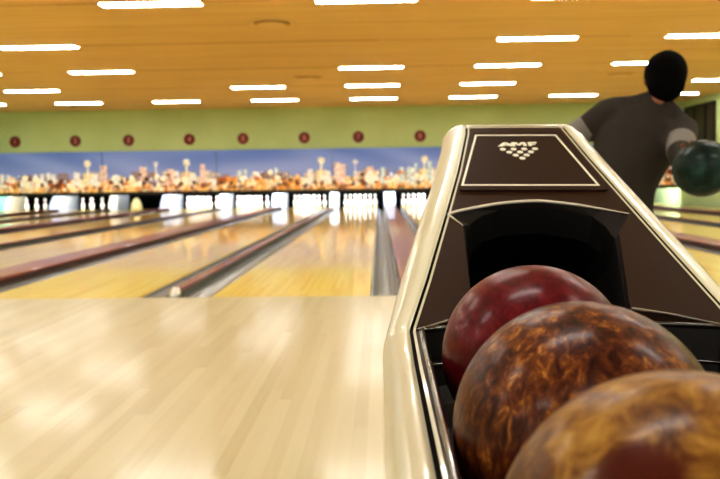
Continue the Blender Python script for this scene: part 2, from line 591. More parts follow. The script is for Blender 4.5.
# ------------------------------------------------------------------ numbered signs
M_BURG = mat('sign_burgundy', srgb(112, 26, 26), 0.4)
M_BURG2 = mat('sign_ring', srgb(120, 40, 36), 0.4)
M_NUM = mat('sign_number_paint', srgb(196, 132, 112), 0.5)
for k in range(1, 9):
    r = 0.165
    root = thing('lane_number_sign', 'round burgundy sign with number %d on the green wall, %s from the left' % (k, ordinal[k]), 'sign', (lane_x[k] + W / 2, WALL_Y - .012, 2.06), 0, 'lane number signs')
    bm = bmesh.new()
    lathe(bm, [(0, 0), (r, 0), (r, .012), (r - .02, .016), (0, .016)], 32)
    bmesh.ops.rotate(bm, verts=bm.verts[:], cent=(0, 0, 0), matrix=Matrix.Rotation(PI / 2, 3, 'X'))
    bmesh.ops.translate(bm, verts=bm.verts[:], vec=(0, .011, 0))
    obj('disc', bm, M_BURG, root)
    bm = bmesh.new()
    lathe(bm, [(r - .035, .0), (r - .02, .0), (r - .02, .005), (r - .035, .005), (r - .035, 0)], 32)
    bmesh.ops.rotate(bm, verts=bm.verts[:], cent=(0, 0, 0), matrix=Matrix.Rotation(PI / 2, 3, 'X'))
    bmesh.ops.translate(bm, verts=bm.verts[:], vec=(0, -.004, 0))
    obj('ring', bm, M_BURG2, root)
    cu = bpy.data.curves.new('number', 'FONT')
    cu.body = str(k); cu.size = 0.2; cu.extrude = .002; cu.align_x = 'CENTER'; cu.align_y = 'CENTER'; cu.offset = .006
    tmp = bpy.data.objects.new('number_source', cu)
    COL.objects.link(tmp)
    me = bpy.data.meshes.new_from_object(tmp.evaluated_get(bpy.context.evaluated_depsgraph_get()))
    bpy.data.objects.remove(tmp)
    me.transform(Matrix.Translation((0, -.008, 0)) @ Matrix.Rotation(PI / 2, 4, 'X'))
    me.materials.clear()
    link('number', me, M_NUM, root)

# ------------------------------------------------------------------ pins
PIN = [(0, 0), (.0258, 0), (.029, .006), (.0358, .019), (.0455, .057), (.0530, .086), (.0605, .114), (.0590, .149), (.0485, .184), (.0375, .211), (.0300, .232), (.0247, .254), (.0233, .273), (.0247, .296), (.0290, .321), (.0323, .343), (.0305, .362), (.0230, .374), (.012, .3800), (0, .381)]
def pin_mesh():
    bm = bmesh.new()
    lathe(bm, PIN, 20, lambda i: 1 if i in (10, 12) else 0)
    bmesh.ops.recalc_face_normals(bm, faces=bm.faces[:])
    me = bpy.data.meshes.new('bowling_pin')
    bm.to_mesh(me); bm.free()
    me.materials.append(M_WHITE); me.materials.append(M_RED)
    for p in me.polygons:
        p.use_smooth = True
    return me
pme = pin_mesh()
first_pin = None
SP, RD = 0.3048, 0.264
def pin_at(k, row, col, label):
    global first_pin
    x = lane_x[k] + W / 2 + (col - row / 2) * SP
    y = HEADPIN + row * RD
    if first_pin is None:
        o = bpy.data.objects.new('bowling_pin', pme)
        first_pin = o
    else:
        o = first_pin.copy()
    COL.objects.link(o)
    o.location = (x, y, 0.0005)
    tag(o, label, 'bowling pin', 'bowling pins on lane %d' % k)
names = [['head pin'], ['left of second row', 'right of second row'],
         ['left of third row', 'middle of third row', 'right of third row'],
         ['left end of back row', 'inner left of back row', 'inner right of back row', 'right end of back row']]
for k in (4, 5, 6, 7, 8):
    for row in range(4):
        for c in range(row + 1):
            if k == 8 and (c - row / 2) > 0.6:
                continue
            pin_at(k, row, c, 'white pin, %s, rack on the %s lane from left' % (names[row][c], ordinal[k]))
for k, row, c, lab in ((1, 1, 0, 'leftmost white pin of the three left standing on the first lane from the left'), (1, 1, 1, 'middle white pin of the three left standing on the first lane from the left'), (1, 2, 2, 'rightmost white pin of the three left standing on the first lane from the left'),
                       (2, 2, 0, 'leftmost white pin left standing on the second lane from the left'), (2, 3, 1, 'white pin second from the left still standing on the second lane from the left'), (2, 2, 1, 'white pin third from the left still standing on the second lane from the left'), (2, 2, 2, 'rightmost white pin left standing on the second lane from the left')):
    pin_at(k, row, c, lab)
# pale yellow bell-shaped marker on the cleared third lane
bm = bmesh.new()
lathe(bm, [(0, 0), (.17, 0), (.178, .02), (.17, .1), (.145, .2), (.105, .29), (.06, .345), (.025, .365), (0, .37)], 24)
o = obj('yellow_marker', bm, mat('marker_yellow', srgb(205, 192, 140), 0.5), smooth=True)
o.location = (lane_x[3] + .42, HEADPIN + .25, 0.0005)
tag(o, 'pale yellow rounded cone standing on the cleared lane on the third lane from the left', 'marker')

# ------------------------------------------------------------------ ceiling lights and vents
M_DIFF = mat('light_diffuser', srgb(255, 244, 220), 0.4, emis=(1.0, 0.99, 0.955, 1), estr=26.0)
M_LFRAME = mat('light_frame', srgb(226, 214, 180), 0.5)
def light_proto():
    t = thing('ceiling_light', 'l', 'ceiling light', (0, 0, CEIL), 0, 'fluorescent ceiling lights')
    bm = bmesh.new()
    for a in ((-.62, .62, -.115, -.097), (-.62, .62, .097, .115), (-.62, -.602, -.097, .097), (.602, .62, -.097, .097)):
        box(bm, a[0], a[1], a[2], a[3], -.02, -.0005)
    obj('frame', bm, M_LFRAME, t)
    bm = rbox(-.6, .6, -.095, .095, -.026, -.001, .008, 2)
    obj('diffuser', bm, M_DIFF, t)
    return t
off = {(1, -1), (1, 0), (2, -1), (3, -2), (3, 2)}
LX, LDX = -0.1382, 2.5801
rowname = {0: 'nearest visible row', 1: 'second visible row', 2: 'third visible row', 3: 'fourth visible row', 4: 'row nearest the green wall'}
proto = None
for r in (-5, -4, -3, -2, -1, 0, 1, 2, 3, 4):
    for i in range(-4, 4):
        if (r, i) in off:
            continue
        if r == 4 or r >= 0:
            lab = 'glowing ceiling light in the %s, %s from the left' % (rowname[r], ordinal[i + 5])
        else:
            lab = 'glowing ceiling light over the approach, %s row behind the foul line, %s from the left' % (ordinal[-r], ordinal[i + 5])
        loc = (LX + i * LDX, ROW0 + r * ROWD, CEIL)
        if proto is None:
            proto = light_proto(); proto.location = loc; proto['label'] = lab
        else:
            dup(proto, loc, lab)
M_VENT = mat('vent_tan', srgb(226, 198, 146), 0.6)
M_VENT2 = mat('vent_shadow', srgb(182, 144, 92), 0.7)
vp = None
for (x, y, lab) in ((-1.435, 10.737, 'round tan ceiling vent nearest the camera'), (-1.457, 16.3, 'round tan ceiling vent between light rows at mid ceiling'), (5.04, 16.65, 'round tan ceiling vent beside the bowler\'s head')):
    if vp is None:
        vp = thing('ceiling_vent', lab, 'ceiling vent', (x, y, CEIL), 0, 'round ceiling vents')
        bm = bmesh.new()
        lathe(bm, [(.27, -.001), (.31, -.001), (.30, -.02), (.285, -.028), (.262, -.02), (.25, -.001)], 36)
        obj('outer_ring', bm, M_VENT, vp, smooth=True)
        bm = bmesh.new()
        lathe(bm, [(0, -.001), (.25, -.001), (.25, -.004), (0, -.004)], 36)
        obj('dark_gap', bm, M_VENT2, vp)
        bm = bmesh.new()
        lathe(bm, [(0, -.005), (.1, -.005), (.20, -.03), (.205, -.036), (.19, -.038), (.05, -.045), (0, -.046)], 36)
        obj('cone', bm, M_VENT, vp, smooth=True)
    else:
        dup(vp, (x, y, CEIL), lab)

# ------------------------------------------------------------------ ball return
M_CREAM = mat('return_cream', srgb(194, 189, 164), 0.3, coat=0.4)
def brown_mat():
    m = mat('return_brown', srgb(40, 25, 17), 0.42, spec=0.12)
    t = NT(m)
    pos = t.n('ShaderNodeNewGeometry').outputs['Position']
    nz = t.n('ShaderNodeTexNoise', i_Scale=600.0, i_Detail=2.0)
    t.l(pos, nz.inputs['Vector'])
    bp = t.n('ShaderNodeBump', i_Strength=0.08, i_Distance=0.001)
    t.l(nz.outputs[0], bp.inputs['Height'])
    t.l(bp.outputs[0], t.b.inputs['Normal'])
    t.l(t.ramp(nz.outputs[0], [(0.3, srgb(38, 22, 14)), (0.7, srgb(48, 29, 19))]), t.b.inputs['Base Color'])
    return m
M_BROWN = brown_mat()
M_PLATE = mat('plate_brown', srgb(42, 25, 17), 0.5, spec=0.12)
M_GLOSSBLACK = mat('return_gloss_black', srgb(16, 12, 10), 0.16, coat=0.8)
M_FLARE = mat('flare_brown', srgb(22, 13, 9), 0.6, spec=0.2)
M_TRAY = mat('tray_dark', srgb(18, 14, 11), 0.38, coat=0.2)
M_LINE = mat('plate_white_line', srgb(228, 224, 206), 0.35)
M_GROOVE = mat('rim_black_groove', srgb(10, 8, 7), 0.8, spec=0.05)
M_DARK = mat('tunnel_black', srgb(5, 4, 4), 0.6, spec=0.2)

Y0, Z0, SL = 1.12, 0.54, math.tan(math.radians(27))
NRM = Vector((0, -math.sin(math.radians(27)), math.cos(math.radians(27))))
def surf(y):
    return Z0 + SL * (y - Y0) if y > Y0 else Z0
def hp(x, y, n=0.0):
    return Vector((x, y, Z0 + SL * (y - Y0))) + NRM * n

RX, RY = 0.262, 1.12
ret = thing('ball_return', 'cream and brown ball return machine with a sloped hood standing on the approach', 'ball return', (RX, RY, 0))
def rel(bm):
    bmesh.ops.translate(bm, verts=bm.verts[:], vec=(-RX, -RY, 0))
    return bm
def rpart(name, bm, m, parent=None, smooth=False):
    """a part of the ball return, given in room coordinates"""
    return obj(name, rel(bm), m, parent or ret, smooth)

# plan outline (counter-clockwise), rounded corners
NEAR = -0.42
outline = [(0.006, NEAR + .06), (0.006, 0.4), (0.006, 0.9), (0.0079, Y0 - .012), (0.0105, Y0 + .012), (0.04, 1.24), (0.085, 1.42), (0.125, 1.585), (0.158, 1.745), (0.163, 1.785), (0.170, 1.802), (0.182, 1.811),
           (0.25, 1.811), (0.34, 1.809), (0.424, 1.806), (0.4365, 1.797), (0.443, 1.780), (0.464, 1.628), (0.490, 1.468), (0.5145, 1.32), (0.537, 1.19), (0.547, Y0 + .012), (0.549, Y0 - .012), (0.551, 0.9), (0.551, 0.4), (0.551, NEAR + .06),
           (0.539, NEAR + .015), (0.51, NEAR), (0.27, NEAR), (0.05, NEAR), (0.018, NEAR + .015)]
def inset(pts, d):
    out = []
    n = len(pts)
    for i in range(n):
        p, a, b = Vector(pts[i]), Vector(pts[i - 1]), Vector(pts[(i + 1) % n])
        e1, e2 = (p - a).normalized(), (b - p).normalized()
        n1, n2 = Vector((e1.y, -e1.x)), Vector((e2.y, -e2.x))
        m = (n1 + n2)
        m = m / max(0.3, m.dot(n1)) if m.length > 1e-6 else n1
        out.append((p.x + m.x * d, p.y + m.y * d))
    return out
def ring(bm, d, dz, absz=None):
    pts = inset(outline, d)
    if d < 0.005:          # the shoulder swells less along the rack than along the hood
        if d < 0:
            pts = inset(outline, d * 1.7)
        near = inset(outline, d * .25 + .005 if d < 0 else d * .5 + .0025 + .002)
        k = [min(1, max(0, (y - 1.0) / .3)) for x, y in pts]
        pts = [(a[0] * t + b[0] * (1 - t), a[1] * t + b[1] * (1 - t)) for a, b, t in zip(pts, near, k)]
    return [bm.verts.new((x, y, absz if absz is not None else surf(min(y, 1.84)) + dz)) for x, y in pts]
def bridge(bm, a, b):
    n = len(a)
    for i in range(n):
        j = (i + 1) % n
        bm.faces.new((a[i], a[j], b[j], b[i]))
bm = bmesh.new()
rs = [ring(bm, .03, 0, 0.0), ring(bm, .03, 0, .07), ring(bm, -.008, 0, .09), ring(bm, -.01, 0, .3), ring(bm, -.012, -.06), ring(bm, -.0125, -.042), ring(bm, -.011, -.031), ring(bm, -.007, -.0215), ring(bm, -.001, -.0135), ring(bm, .007, -.0075), ring(bm, .016, -.0035), ring(bm, .025, -.001), ring(bm, .0322, 0.0), ring(bm, .0327, -.01)]
for a, b in zip(rs, rs[1:]):
    bridge(bm, a, b)
bm.faces.new(rs[0])
rpart('cream_body', bm, M_CREAM, smooth=True)
bm = bmesh.new(); bridge(bm, ring(bm, .0318, -.0008), ring(bm, .0378, -.0008))
rpart('black_groove', bm, M_GROOVE)
bm = bmesh.new()
rs = [ring(bm, .0370, -.006), ring(bm, .0372, 0.0003), ring(bm, .0408, 0.0005), ring(bm, .0410, -.006)]
for a, b in zip(rs, rs[1:]):
    bridge(bm, a, b)
rpart('inner_trim', bm, M_CREAM)

inner = inset(outline, .0405)
# hood panel: an arch of brown plastic from the inner contour to the lip and the opening
L_in = [Vector(p) for p in inner[4:12]]; T_in = [Vector(p) for p in inner[12:15]]; R_in = [Vector(p) for p in inner[15:22]]
contour_out = L_in + T_in + R_in
mouth = [(.132, 1.150), (.1385, 1.2096), (.1463, 1.3828), (.1239, 1.4186), (.165, 1.4375), (.2183, 1.4530), (.2598, 1.4590), (.3025, 1.4600), (.3632, 1.4455), (.405, 1.4305), (.4472, 1.4147), (.4125, 1.356), (.3735, 1.175), (.372, 1.160)]
opening = [(.132, 1.150), (.1387, 1.2096), (.1516, 1.3827), (.1620, 1.406), (.1850, 1.432), (.2185, 1.4500), (.2597, 1.4560), (.3025, 1.4570), (.3628, 1.4400), (.3870, 1.4250), (.4019, 1.3932), (.4068, 1.356), (.3703, 1.175), (.370, 1.160)]
def resample(pts, ts):
    P = [Vector(p) for p in pts]
    cum = [0]
    for a, b in zip(P, P[1:]):
        cum.append(cum[-1] + (b - a).length)
    out = []
    for t in ts:
        s = t * cum[-1]
        for i in range(len(P) - 1):
            if s <= cum[i + 1] + 1e-9:
                f = (s - cum[i]) / max(1e-9, cum[i + 1] - cum[i])
                out.append(P[i].lerp(P[i + 1], f))
                break
    return out
bm = bmesh.new()
# outer boundary starts at the left front corner, the front edge runs in to the mouth
front_left = [(.0485, 1.118), (.10, 1.138), (.132, 1.150)]
front_right = [(.372, 1.160), (.42, 1.149), (.507, 1.118)]
poly = [tuple(p) for p in contour_out] + [front_right[2], front_right[1]] + mouth[::-1] + [front_left[1], front_left[0]]
vs = [bm.verts.new(hp(x, y, 0.0)) for x, y in poly]
es = [bm.edges.new((vs[i], vs[(i + 1) % len(vs)])) for i in range(len(vs))]
bmesh.ops.triangle_fill(bm, edges=es, use_beauty=True)
rpart('hood_panel', bm, M_BROWN)
# the front edge of the hood drops to the rack; a grey tube paints its highlight
for nm, fr in (('left_skirt', front_left), ('right_skirt', front_right)):
    bm = bmesh.new()
    a = [bm.verts.new(hp(x, y, 0.0)) for x, y in fr]
    b = [bm.verts.new((x, y, Z0 - .004)) for x, y in fr]
    for i in range(len(a) - 1):
        bm.faces.new((a[i], a[i + 1], b[i + 1], b[i]))
    rpart('front_skirt', bm, M_BROWN)
    bm = bmesh.new()
    tube(bm, [hp(x, y, .0006) for x, y in fr], [.0022 if nm[0] == 'l' else .0026, .0018, .0012] if nm[0] == 'r' else [.0012, .0018, .0022], 8)
    rpart('front_lip_highlight', bm, mat('front_highlight_grey', srgb(120, 112, 100), 0.18, coat=0.8), smooth=True)
# recessed flare between lip and opening, then the dark tunnel
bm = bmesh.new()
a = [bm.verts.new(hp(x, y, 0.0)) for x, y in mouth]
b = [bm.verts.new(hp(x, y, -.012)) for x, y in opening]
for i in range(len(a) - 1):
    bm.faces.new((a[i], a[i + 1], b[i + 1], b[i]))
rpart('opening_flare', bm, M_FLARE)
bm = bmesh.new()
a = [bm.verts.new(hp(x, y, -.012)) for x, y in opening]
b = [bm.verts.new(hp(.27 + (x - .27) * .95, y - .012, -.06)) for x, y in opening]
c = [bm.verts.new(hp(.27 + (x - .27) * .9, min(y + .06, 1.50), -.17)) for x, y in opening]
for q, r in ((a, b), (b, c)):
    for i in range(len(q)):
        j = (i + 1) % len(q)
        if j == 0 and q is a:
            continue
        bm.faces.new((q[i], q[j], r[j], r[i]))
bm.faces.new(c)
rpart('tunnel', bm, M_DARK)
# raised lip over the mouth, its white highlight put into a pale colour
bm = bmesh.new()
lip = catmull([hp(x, y, .001) for x, y in [(.1463, 1.3828), (.1300, 1.409), (.1239, 1.4186), (.136, 1.4265), (.165, 1.4375), (.2183, 1.4530), (.2598, 1.4590), (.3025, 1.4600), (.3632, 1.4455), (.405, 1.4305), (.4472, 1.4147)]], 5)
n = len(lip)
tube(bm, lip, [.0009 + .0022 * min(1, 4 * min(i, n - 1 - i) / n) for i in range(n)], 8)
rpart('mouth_lip', bm, mat('lip_highlight_pale', srgb(205, 196, 178), 0.2, coat=0.6), smooth=True)

# logo plate
def slab(bm, poly, n0, n1):
    a = [bm.verts.new(hp(x, y, n0)) for x, y in poly]
    b = [bm.verts.new(hp(x, y, n1)) for x, y in poly]
    bm.faces.new(a[::-1]); bm.faces.new(b)
    for i in range(len(poly)):
        j = (i + 1) % len(poly)
        bm.faces.new((a[i], a[j], b[j], b[i]))
bm = bmesh.new()
pc = [(.1500, 1.4985), (.4337, 1.4915), (.3985, 1.738), (.2065, 1.742)]
rc = []
for i in range(4):
    p, a, b = Vector(pc[i]), Vector(pc[i - 1]), Vector(pc[(i + 1) % 4])
    q0, q1 = p + (a - p).normalized() * .009, p + (b - p).normalized() * .009
    for t in (0, .5, 1):
        rc.append(tuple((1 - t) ** 2 * q0 + 2 * t * (1 - t) * p + t * t * q1))
slab(bm, rc, -.001, .0042)
plate = rpart('logo_plate', bm, M_PLATE)
bm = bmesh.new()
wl = [(.1565, 1.5133), (.4201, 1.5066), (.3843, 1.722), (.2095, 1.727)]
wi = []
for i in range(4):
    p, a, b = Vector(wl[i]), Vector(wl[i - 1]), Vector(wl[(i + 1) % 4])
    e1, e2 = (p - a).normalized(), (b - p).normalized()
    n1, n2 = Vector((-e1.y, e1.x)), Vector((-e2.y, e2.x))
    m = n1 + n2
    wi.append(tuple(p + m * (.0042 / m.dot(n1))))
for nn in (.0050,):
    a = [bm.verts.new(hp(x, y, nn)) for x, y in wl]
    b = [bm.verts.new(hp(x, y, nn)) for x, y in wi]
    bridge(bm, a, b)
    a2 = [bm.verts.new(hp(x, y, .004)) for x, y in wl]
    b2 = [bm.verts.new(hp(x, y, .004)) for x, y in wi]
    bridge(bm, a2, a); bridge(bm, b, b2)
rpart('border_line', bm, M_LINE, plate)
CS = 1 / math.cos(math.radians(27))
def lp(u, v):     # u across, v up the slope, origin at the middle of the lettering's foot
    return (.2928 + u, 1.6715 + v / CS)
bm = bmesh.new()
for row in range(4):
    for c in range(4 - row):
        cx = (c - (3 - row) / 2) * .0224
        cv = -.0145 - row * .0150
        slab(bm, [lp(cx + (.0063) * math.cos(2 * PI * k / 20), cv + (.0063) * math.sin(2 * PI * k / 20)) for k in range(20)], .004, .0052)
rpart('pin_emblem', bm, M_LINE, plate)
bm = bmesh.new()
def letter(polys):
    for p in polys:
        slab(bm, [lp(u * .95 - .001, v) for u, v in p], .004, .0052)
h = .0195
# A
letter([[(-.043, 0), (-.032, 0), (-.0245, .0135), (-.0265, h), (-.029, h)], [(-.016, 0), (-.0275, h), (-.0225, h), (-.006, .004), (-.004, 0)], [(-.031, .0035), (-.017, .0035), (-.019, .008), (-.0285, .008)]])
# M with a rounded shoulder
letter([[(-.012, .004), (-.004, 0), (-.003, .013), (-.008, h), (-.012, h - .003)], [(-.008, h), (-.003, .012), (.004, .003), (.006, .003), (.013, .012), (.018, h), (.010, h), (.005, .0105), (.000, h)], [(.014, 0), (.022, 0), (.021, h - .003), (.018, h), (.013, .013)]])
# F
letter([[(.0255, 0), (.033, 0), (.033, h), (.0255, h)], [(.033, h - .0055), (.045, h - .0055), (.046, h), (.033, h)], [(.033, .006), (.041, .006), (.0415, .0105), (.033, .0105)]])
rpart('lettering', bm, M_LINE, plate)

# rack: deck strip, shiny rail and sunken tray
tray = [(.0505, NEAR + .075), (.0515, .5), (.0565, 1.095), (.064, 1.112), (.10, 1.128), (.135, 1.142), (.37, 1.152), (.42, 1.139), (.484, 1.116), (.490, 1.10), (.492, NEAR + .075)]
deck_out = inset(outline, .0405)
left_in, right_in = deck_out[3], deck_out[22]
bm = bmesh.new()
loop_o = [Vector(p) for p in ([deck_out[0], deck_out[1], deck_out[2], deck_out[3]] + [(.0485, 1.118), (.10, 1.138), (.132, 1.150), (.372, 1.160), (.42, 1.149), (.507, 1.118)] + [deck_out[22], deck_out[23], deck_out[24], deck_out[25], deck_out[27], deck_out[28], deck_out[29]])]
vo = [bm.verts.new((p.x, p.y, Z0 - .002)) for p in loop_o]
vi = [bm.verts.new((x, y, Z0 - .002)) for x, y in tray]
es = [bm.edges.new((vo[i], vo[(i + 1) % len(vo)])) for i in range(len(vo))] + [bm.edges.new((vi[i], vi[(i + 1) % len(vi)])) for i in range(len(vi))]
bmesh.ops.triangle_fill(bm, edges=es, use_beauty=True)
rpart('rack_deck', bm, M_BROWN)
bm = bmesh.new()
tops = catmull([(x, y, Z0 + .001) for x, y in tray], 1, True)
tube(bm, [Vector(p) for p in tops] + [tops[0]], .0045, 10, cap=False)
rpart('shiny_rail', bm, M_GLOSSBLACK, smooth=True)
TRAYZ = 0.441
bm = bmesh.new()
steps = [(0.0, Z0 - .002), (.002, Z0 - .03), (.005, TRAYZ + .02), (.010, TRAYZ + .002), (.02, TRAYZ - .003)]
def tray_z(y):
    return TRAYZ - .0035 - .0150 * max(0, .75 - y)
rr = []
for d, z in steps:
    rr.append([bm.verts.new((x, y, z + (tray_z(y) - TRAYZ if z < Z0 - .05 else 0))) for x, y in inset(tray, d)])
for a, b in zip(rr, rr[1:]):
    bridge(bm, a, b)
bm.faces.new(rr[-1])
rpart('tray', bm, M_TRAY)
bm = bmesh.new()
inner2 = inset(tray, .006)
pts = [(x, y, Z0 - .05) for x, y in inner2]
tube(bm, [Vector(p) for p in pts] + [Vector(pts[0])], .0028, 8, cap=False)
rpart('inner_lip', bm, M_GLOSSBLACK, smooth=True)

# ------------------------------------------------------------------ bowling balls
def ball_mat(name, stops, scale, stretch, rough=0.34, distort=0.7, spots=(), scratch=True, coat=0.16):
    m = mat(name, (1, 1, 1, 1), rough, coat=coat, coat_rough=0.17, spec=0.12)
    t = NT(m)
    tc = t.n('ShaderNodeTexCoord').outputs['Object']
    mp = t.n('ShaderNodeMapping')
    mp.inputs['Scale'].default_value = stretch
    mp.inputs['Rotation'].default_value = (0.5, 0.35, 0.2)
    t.l(tc, mp.inputs[0])
    n1 = t.n('ShaderNodeTexNoise', i_Scale=scale, i_Detail=7.0, i_Roughness=0.68, i_Distortion=distort)
    n2 = t.n('ShaderNodeTexNoise', i_Scale=scale * .28, i_Detail=3.0)
    t.l(mp.outputs[0], n1.inputs['Vector']); t.l(tc, n2.inputs['Vector'])
    f = t.math('ADD', t.math('MULTIPLY', n1.outputs[0], .72), t.math('MULTIPLY', n2.outputs[0], .3))
    col = t.ramp(f, stops)
    for (p, r, c) in spots:
        d = t.n('ShaderNodeVectorMath', operation='DISTANCE')
        t.l(tc, d.inputs[0])
        d.inputs[1].default_value = p
        nd = t.math('ADD', d.outputs['Value'], t.math('MULTIPLY', t.math('SUBTRACT', n1.outputs[0], .5), r * .6))
        k = t.n('ShaderNodeMapRange')
        k.interpolation_type = 'SMOOTHSTEP'
        t.l(nd, k.inputs[0])
        k.inputs[1].default_value = r * .72; k.inputs[2].default_value = r * 1.2
        k.inputs[3].default_value = 1.0; k.inputs[4].default_value = 0.0
        col = t.mix(k.outputs[0], col, c)
    t.l(col, t.b.inputs['Base Color'])
    n3 = t.n('ShaderNodeTexNoise', i_Scale=30.0, i_Detail=4.0)
    t.l(tc, n3.inputs['Vector'])
    t.l(t.math('ADD', t.math('MULTIPLY', n3.outputs[0], .2), rough - .1), t.b.inputs['Roughness'])
    return m
R = 0.108
def ball_mesh(bm, c=(0, 0, 0)):
    ellipsoid(bm, c, (R, R, R), 64, 40)
M_B1 = ball_mat('ball_burgundy', [(0.36, srgb(54, 5, 13)), (0.5, srgb(84, 10, 22)), (0.66, srgb(108, 24, 30))], 60, (1, 1, .5))
M_B2 = ball_mat('ball_brown_gold', [(0.38, srgb(32, 12, 8)), (0.5, srgb(76, 35, 20)), (0.57, srgb(108, 60, 25)), (0.68, srgb(186, 128, 58))], 105, (1, 1, .34), rough=.36, spots=(((-.0158, -.0253, .1038), .0019, srgb(26, 12, 6)), ((.0396, -.0214, .098), .0042, srgb(20, 14, 12)), ((.023, -.046, .095), .0021, srgb(30, 14, 8))))
M_B3 = ball_mat('ball_amber', [(0.36, srgb(52, 27, 15)), (0.46, srgb(98, 60, 24)), (0.56, srgb(142, 103, 44)), (0.7, srgb(182, 148, 80))], 38, (1, 1, .4), rough=.36, spots=(((-.0488, -.0654, .0708), .025, srgb(72, 24, 13)),))
def ball(name, loc, m, label, rot=(0, 0, 0)):
    bm = bmesh.new(); ball_mesh(bm)
    o = obj(name, bm, m, smooth=True)
    o.location = loc
    o.rotation_euler = rot
    return tag(o, label, 'bowling ball', 'bowling balls in the rack')
BZ = TRAYZ + R + .0003
ball('bowling_ball', (.1795, .914, BZ - .0035), M_B1, 'dark burgundy bowling ball in the rack just below the hood opening')
ball('bowling_ball', (.1668, .640, BZ - .0045), M_B2, 'brown and gold marbled bowling ball, middle one of the three in the rack')
ball('bowling_ball', (.1685, .423, BZ - .0108), M_B3, 'amber brown bowling ball with a dark red patch, nearest in the rack')

# ------------------------------------------------------------------ the bowler
M_SKIN = mat('skin', srgb(150, 92, 62), 0.55)
M_SHIRT = mat('shirt_charcoal', srgb(54, 49, 45), 0.85, spec=0.2)
M_SLEEVE = mat('sleeve_band_grey', srgb(124, 119, 114), 0.85, spec=0.2)
M_TROUSER = mat('trousers_dark', srgb(44, 36, 30), 0.85, spec=0.2)
M_HAIR = mat('hair_black', srgb(7, 5, 4), 0.9, spec=0.08)
M_SHOE = mat('bowling_shoe', srgb(112, 32, 28), 0.4)
M_SOLE = mat('shoe_sole', srgb(216, 200, 168), 0.6)
V = Vector
B0 = V((1.14, 3.55, 0))
hipL, hipR = V((.985, 3.56, .63)), V((1.12, 3.52, .61))
kneeL, ankL = V((.96, 3.94, .47)), V((.96, 3.86, .085))
kneeR, ankR = V((1.12, 3.50, .235)), V((1.08, 3.16, .15))
shL, elL, wrL = V((1.065, 3.66, 1.055)), V((.875, 3.72, .93)), V((.70, 3.86, .88))
shR, elR, wrR = V((1.36, 3.58, .965)), V((1.29, 3.395, .862)), V((1.235, 3.205, .79))
HC = V((1.298, 3.625, 1.20))
BC = V((1.222, 3.0, .788))
spine = [V((1.055, 3.53, .55)), V((1.06, 3.54, .62)), V((1.09, 3.565, .73)), V((1.135, 3.60, .84)), V((1.18, 3.62, .93)), V((1.215, 3.632, 1.0)), V((1.238, 3.635, 1.045)), V((1.256, 3.632, 1.085)), V((1.275, 3.628, 1.13))]
trad = [(.13, .105), (.145, .115), (.138, .105), (.156, .112), (.175, .115), (.165, .10), (.10, .08), (.058, .058), (.052, .055)]
lat = (shR - shL).normalized()
def limb(bm, pts, rad, extra=0.0, seg=14):
    P = catmull(pts, 5)
    rr = []
    m = len(pts) - 1
    for i in range(len(P)):
        u = i / 5
        k = min(int(u), m - 1)
        f = u - k
        rr.append(rad[k] * (1 - f) + rad[k + 1] * f + extra)
    tube(bm, P, rr, seg)
def torso(bm, extra=0.0, upto=None, frm=0):
    pts = spine[frm:upto]
    rd = trad[frm:upto]
    P = catmull(pts, 3)
    rr = []
    for i in range(len(P)):
        u = i / 3
        k = min(int(u), len(pts) - 2)
        f = u - k
        rr.append((rd[k][0] * (1 - f) + rd[k + 1][0] * f + extra, rd[k][1] * (1 - f) + rd[k + 1][1] * f + extra))
    tube(bm, P, rr, 24, side=lat)
legL = [hipL, (hipL + kneeL) / 2 + V((0, 0, .01)), kneeL, (kneeL * .6 + ankL * .4) + V((0, -.02, 0)), ankL]
legR = [hipR, (hipR + kneeR) / 2 + V((0, 0.01, 0)), kneeR, (kneeR * .6 + ankR * .4) + V((0, 0, .015)), ankR]
lrad = [.088, .078, .056, .054, .036]
armL = [shL, (shL + elL) / 2, elL, (elL * .6 + wrL * .4), wrL]
armR = [shR, (shR + elR) / 2, elR, (elR * .6 + wrR * .4), wrR]
arad = [.055, .048, .039, .038, .027]
per = thing('person', 'bowler seen from behind in a charcoal top, swinging a dark green ball back', 'person', (B0.x, B0.y, 0))
def pp(bm):
    bmesh.ops.translate(bm, verts=bm.verts[:], vec=(-B0.x, -B0.y, 0))
    return bm

def on_ball(d, r):
    return BC + V(d).normalized() * (R + r)
bm = bmesh.new()
torso(bm)
for pts in (legL, legR):
    limb(bm, pts, lrad)
for pts in (armL, armR):
    limb(bm, pts, arad)
# feet
for ank, toe in ((ankL, V((.95, 4.07, .03))), (ankR, V((1.09, 3.13, .03)))):
    tube(bm, [ank + V((0, 0, .01)), ank.lerp(toe, .4) + V((0, 0, -.01)), toe], [.036, .036, .028], 12)
# head with jaw, nose, ears (turned slightly right of the lanes)
headrot = Matrix.Rotation(-.12, 3, 'Z') @ Matrix.Rotation(.1, 3, 'Y')
def hd(p):
    return HC + headrot @ V(p)
ellipsoid(bm, hd((0, -.005, .02)), (.077, .095, .093), 24, 16, headrot)
ellipsoid(bm, hd((0, .022, -.045)), (.06, .07, .07), 24, 16, headrot)
tube(bm, [hd((0, .085, .03)), hd((0, .098, .0)), hd((0, .115, -.022)), hd((0, .092, -.03))], [.008, .011, .015, .008], 10)
for s in (-1, 1):
    ellipsoid(bm, hd((s * .080, .0, -.005)), (.009, .02, .032), 12, 10, headrot @ Matrix.Rotation(s * .3, 3, 'Z'))
    ellipsoid(bm, hd((s * .032, .082, .018)), (.016, .012, .010), 12, 8, headrot)
ellipsoid(bm, hd((0, .088, -.058)), (.025, .012, .009), 12, 8, headrot)
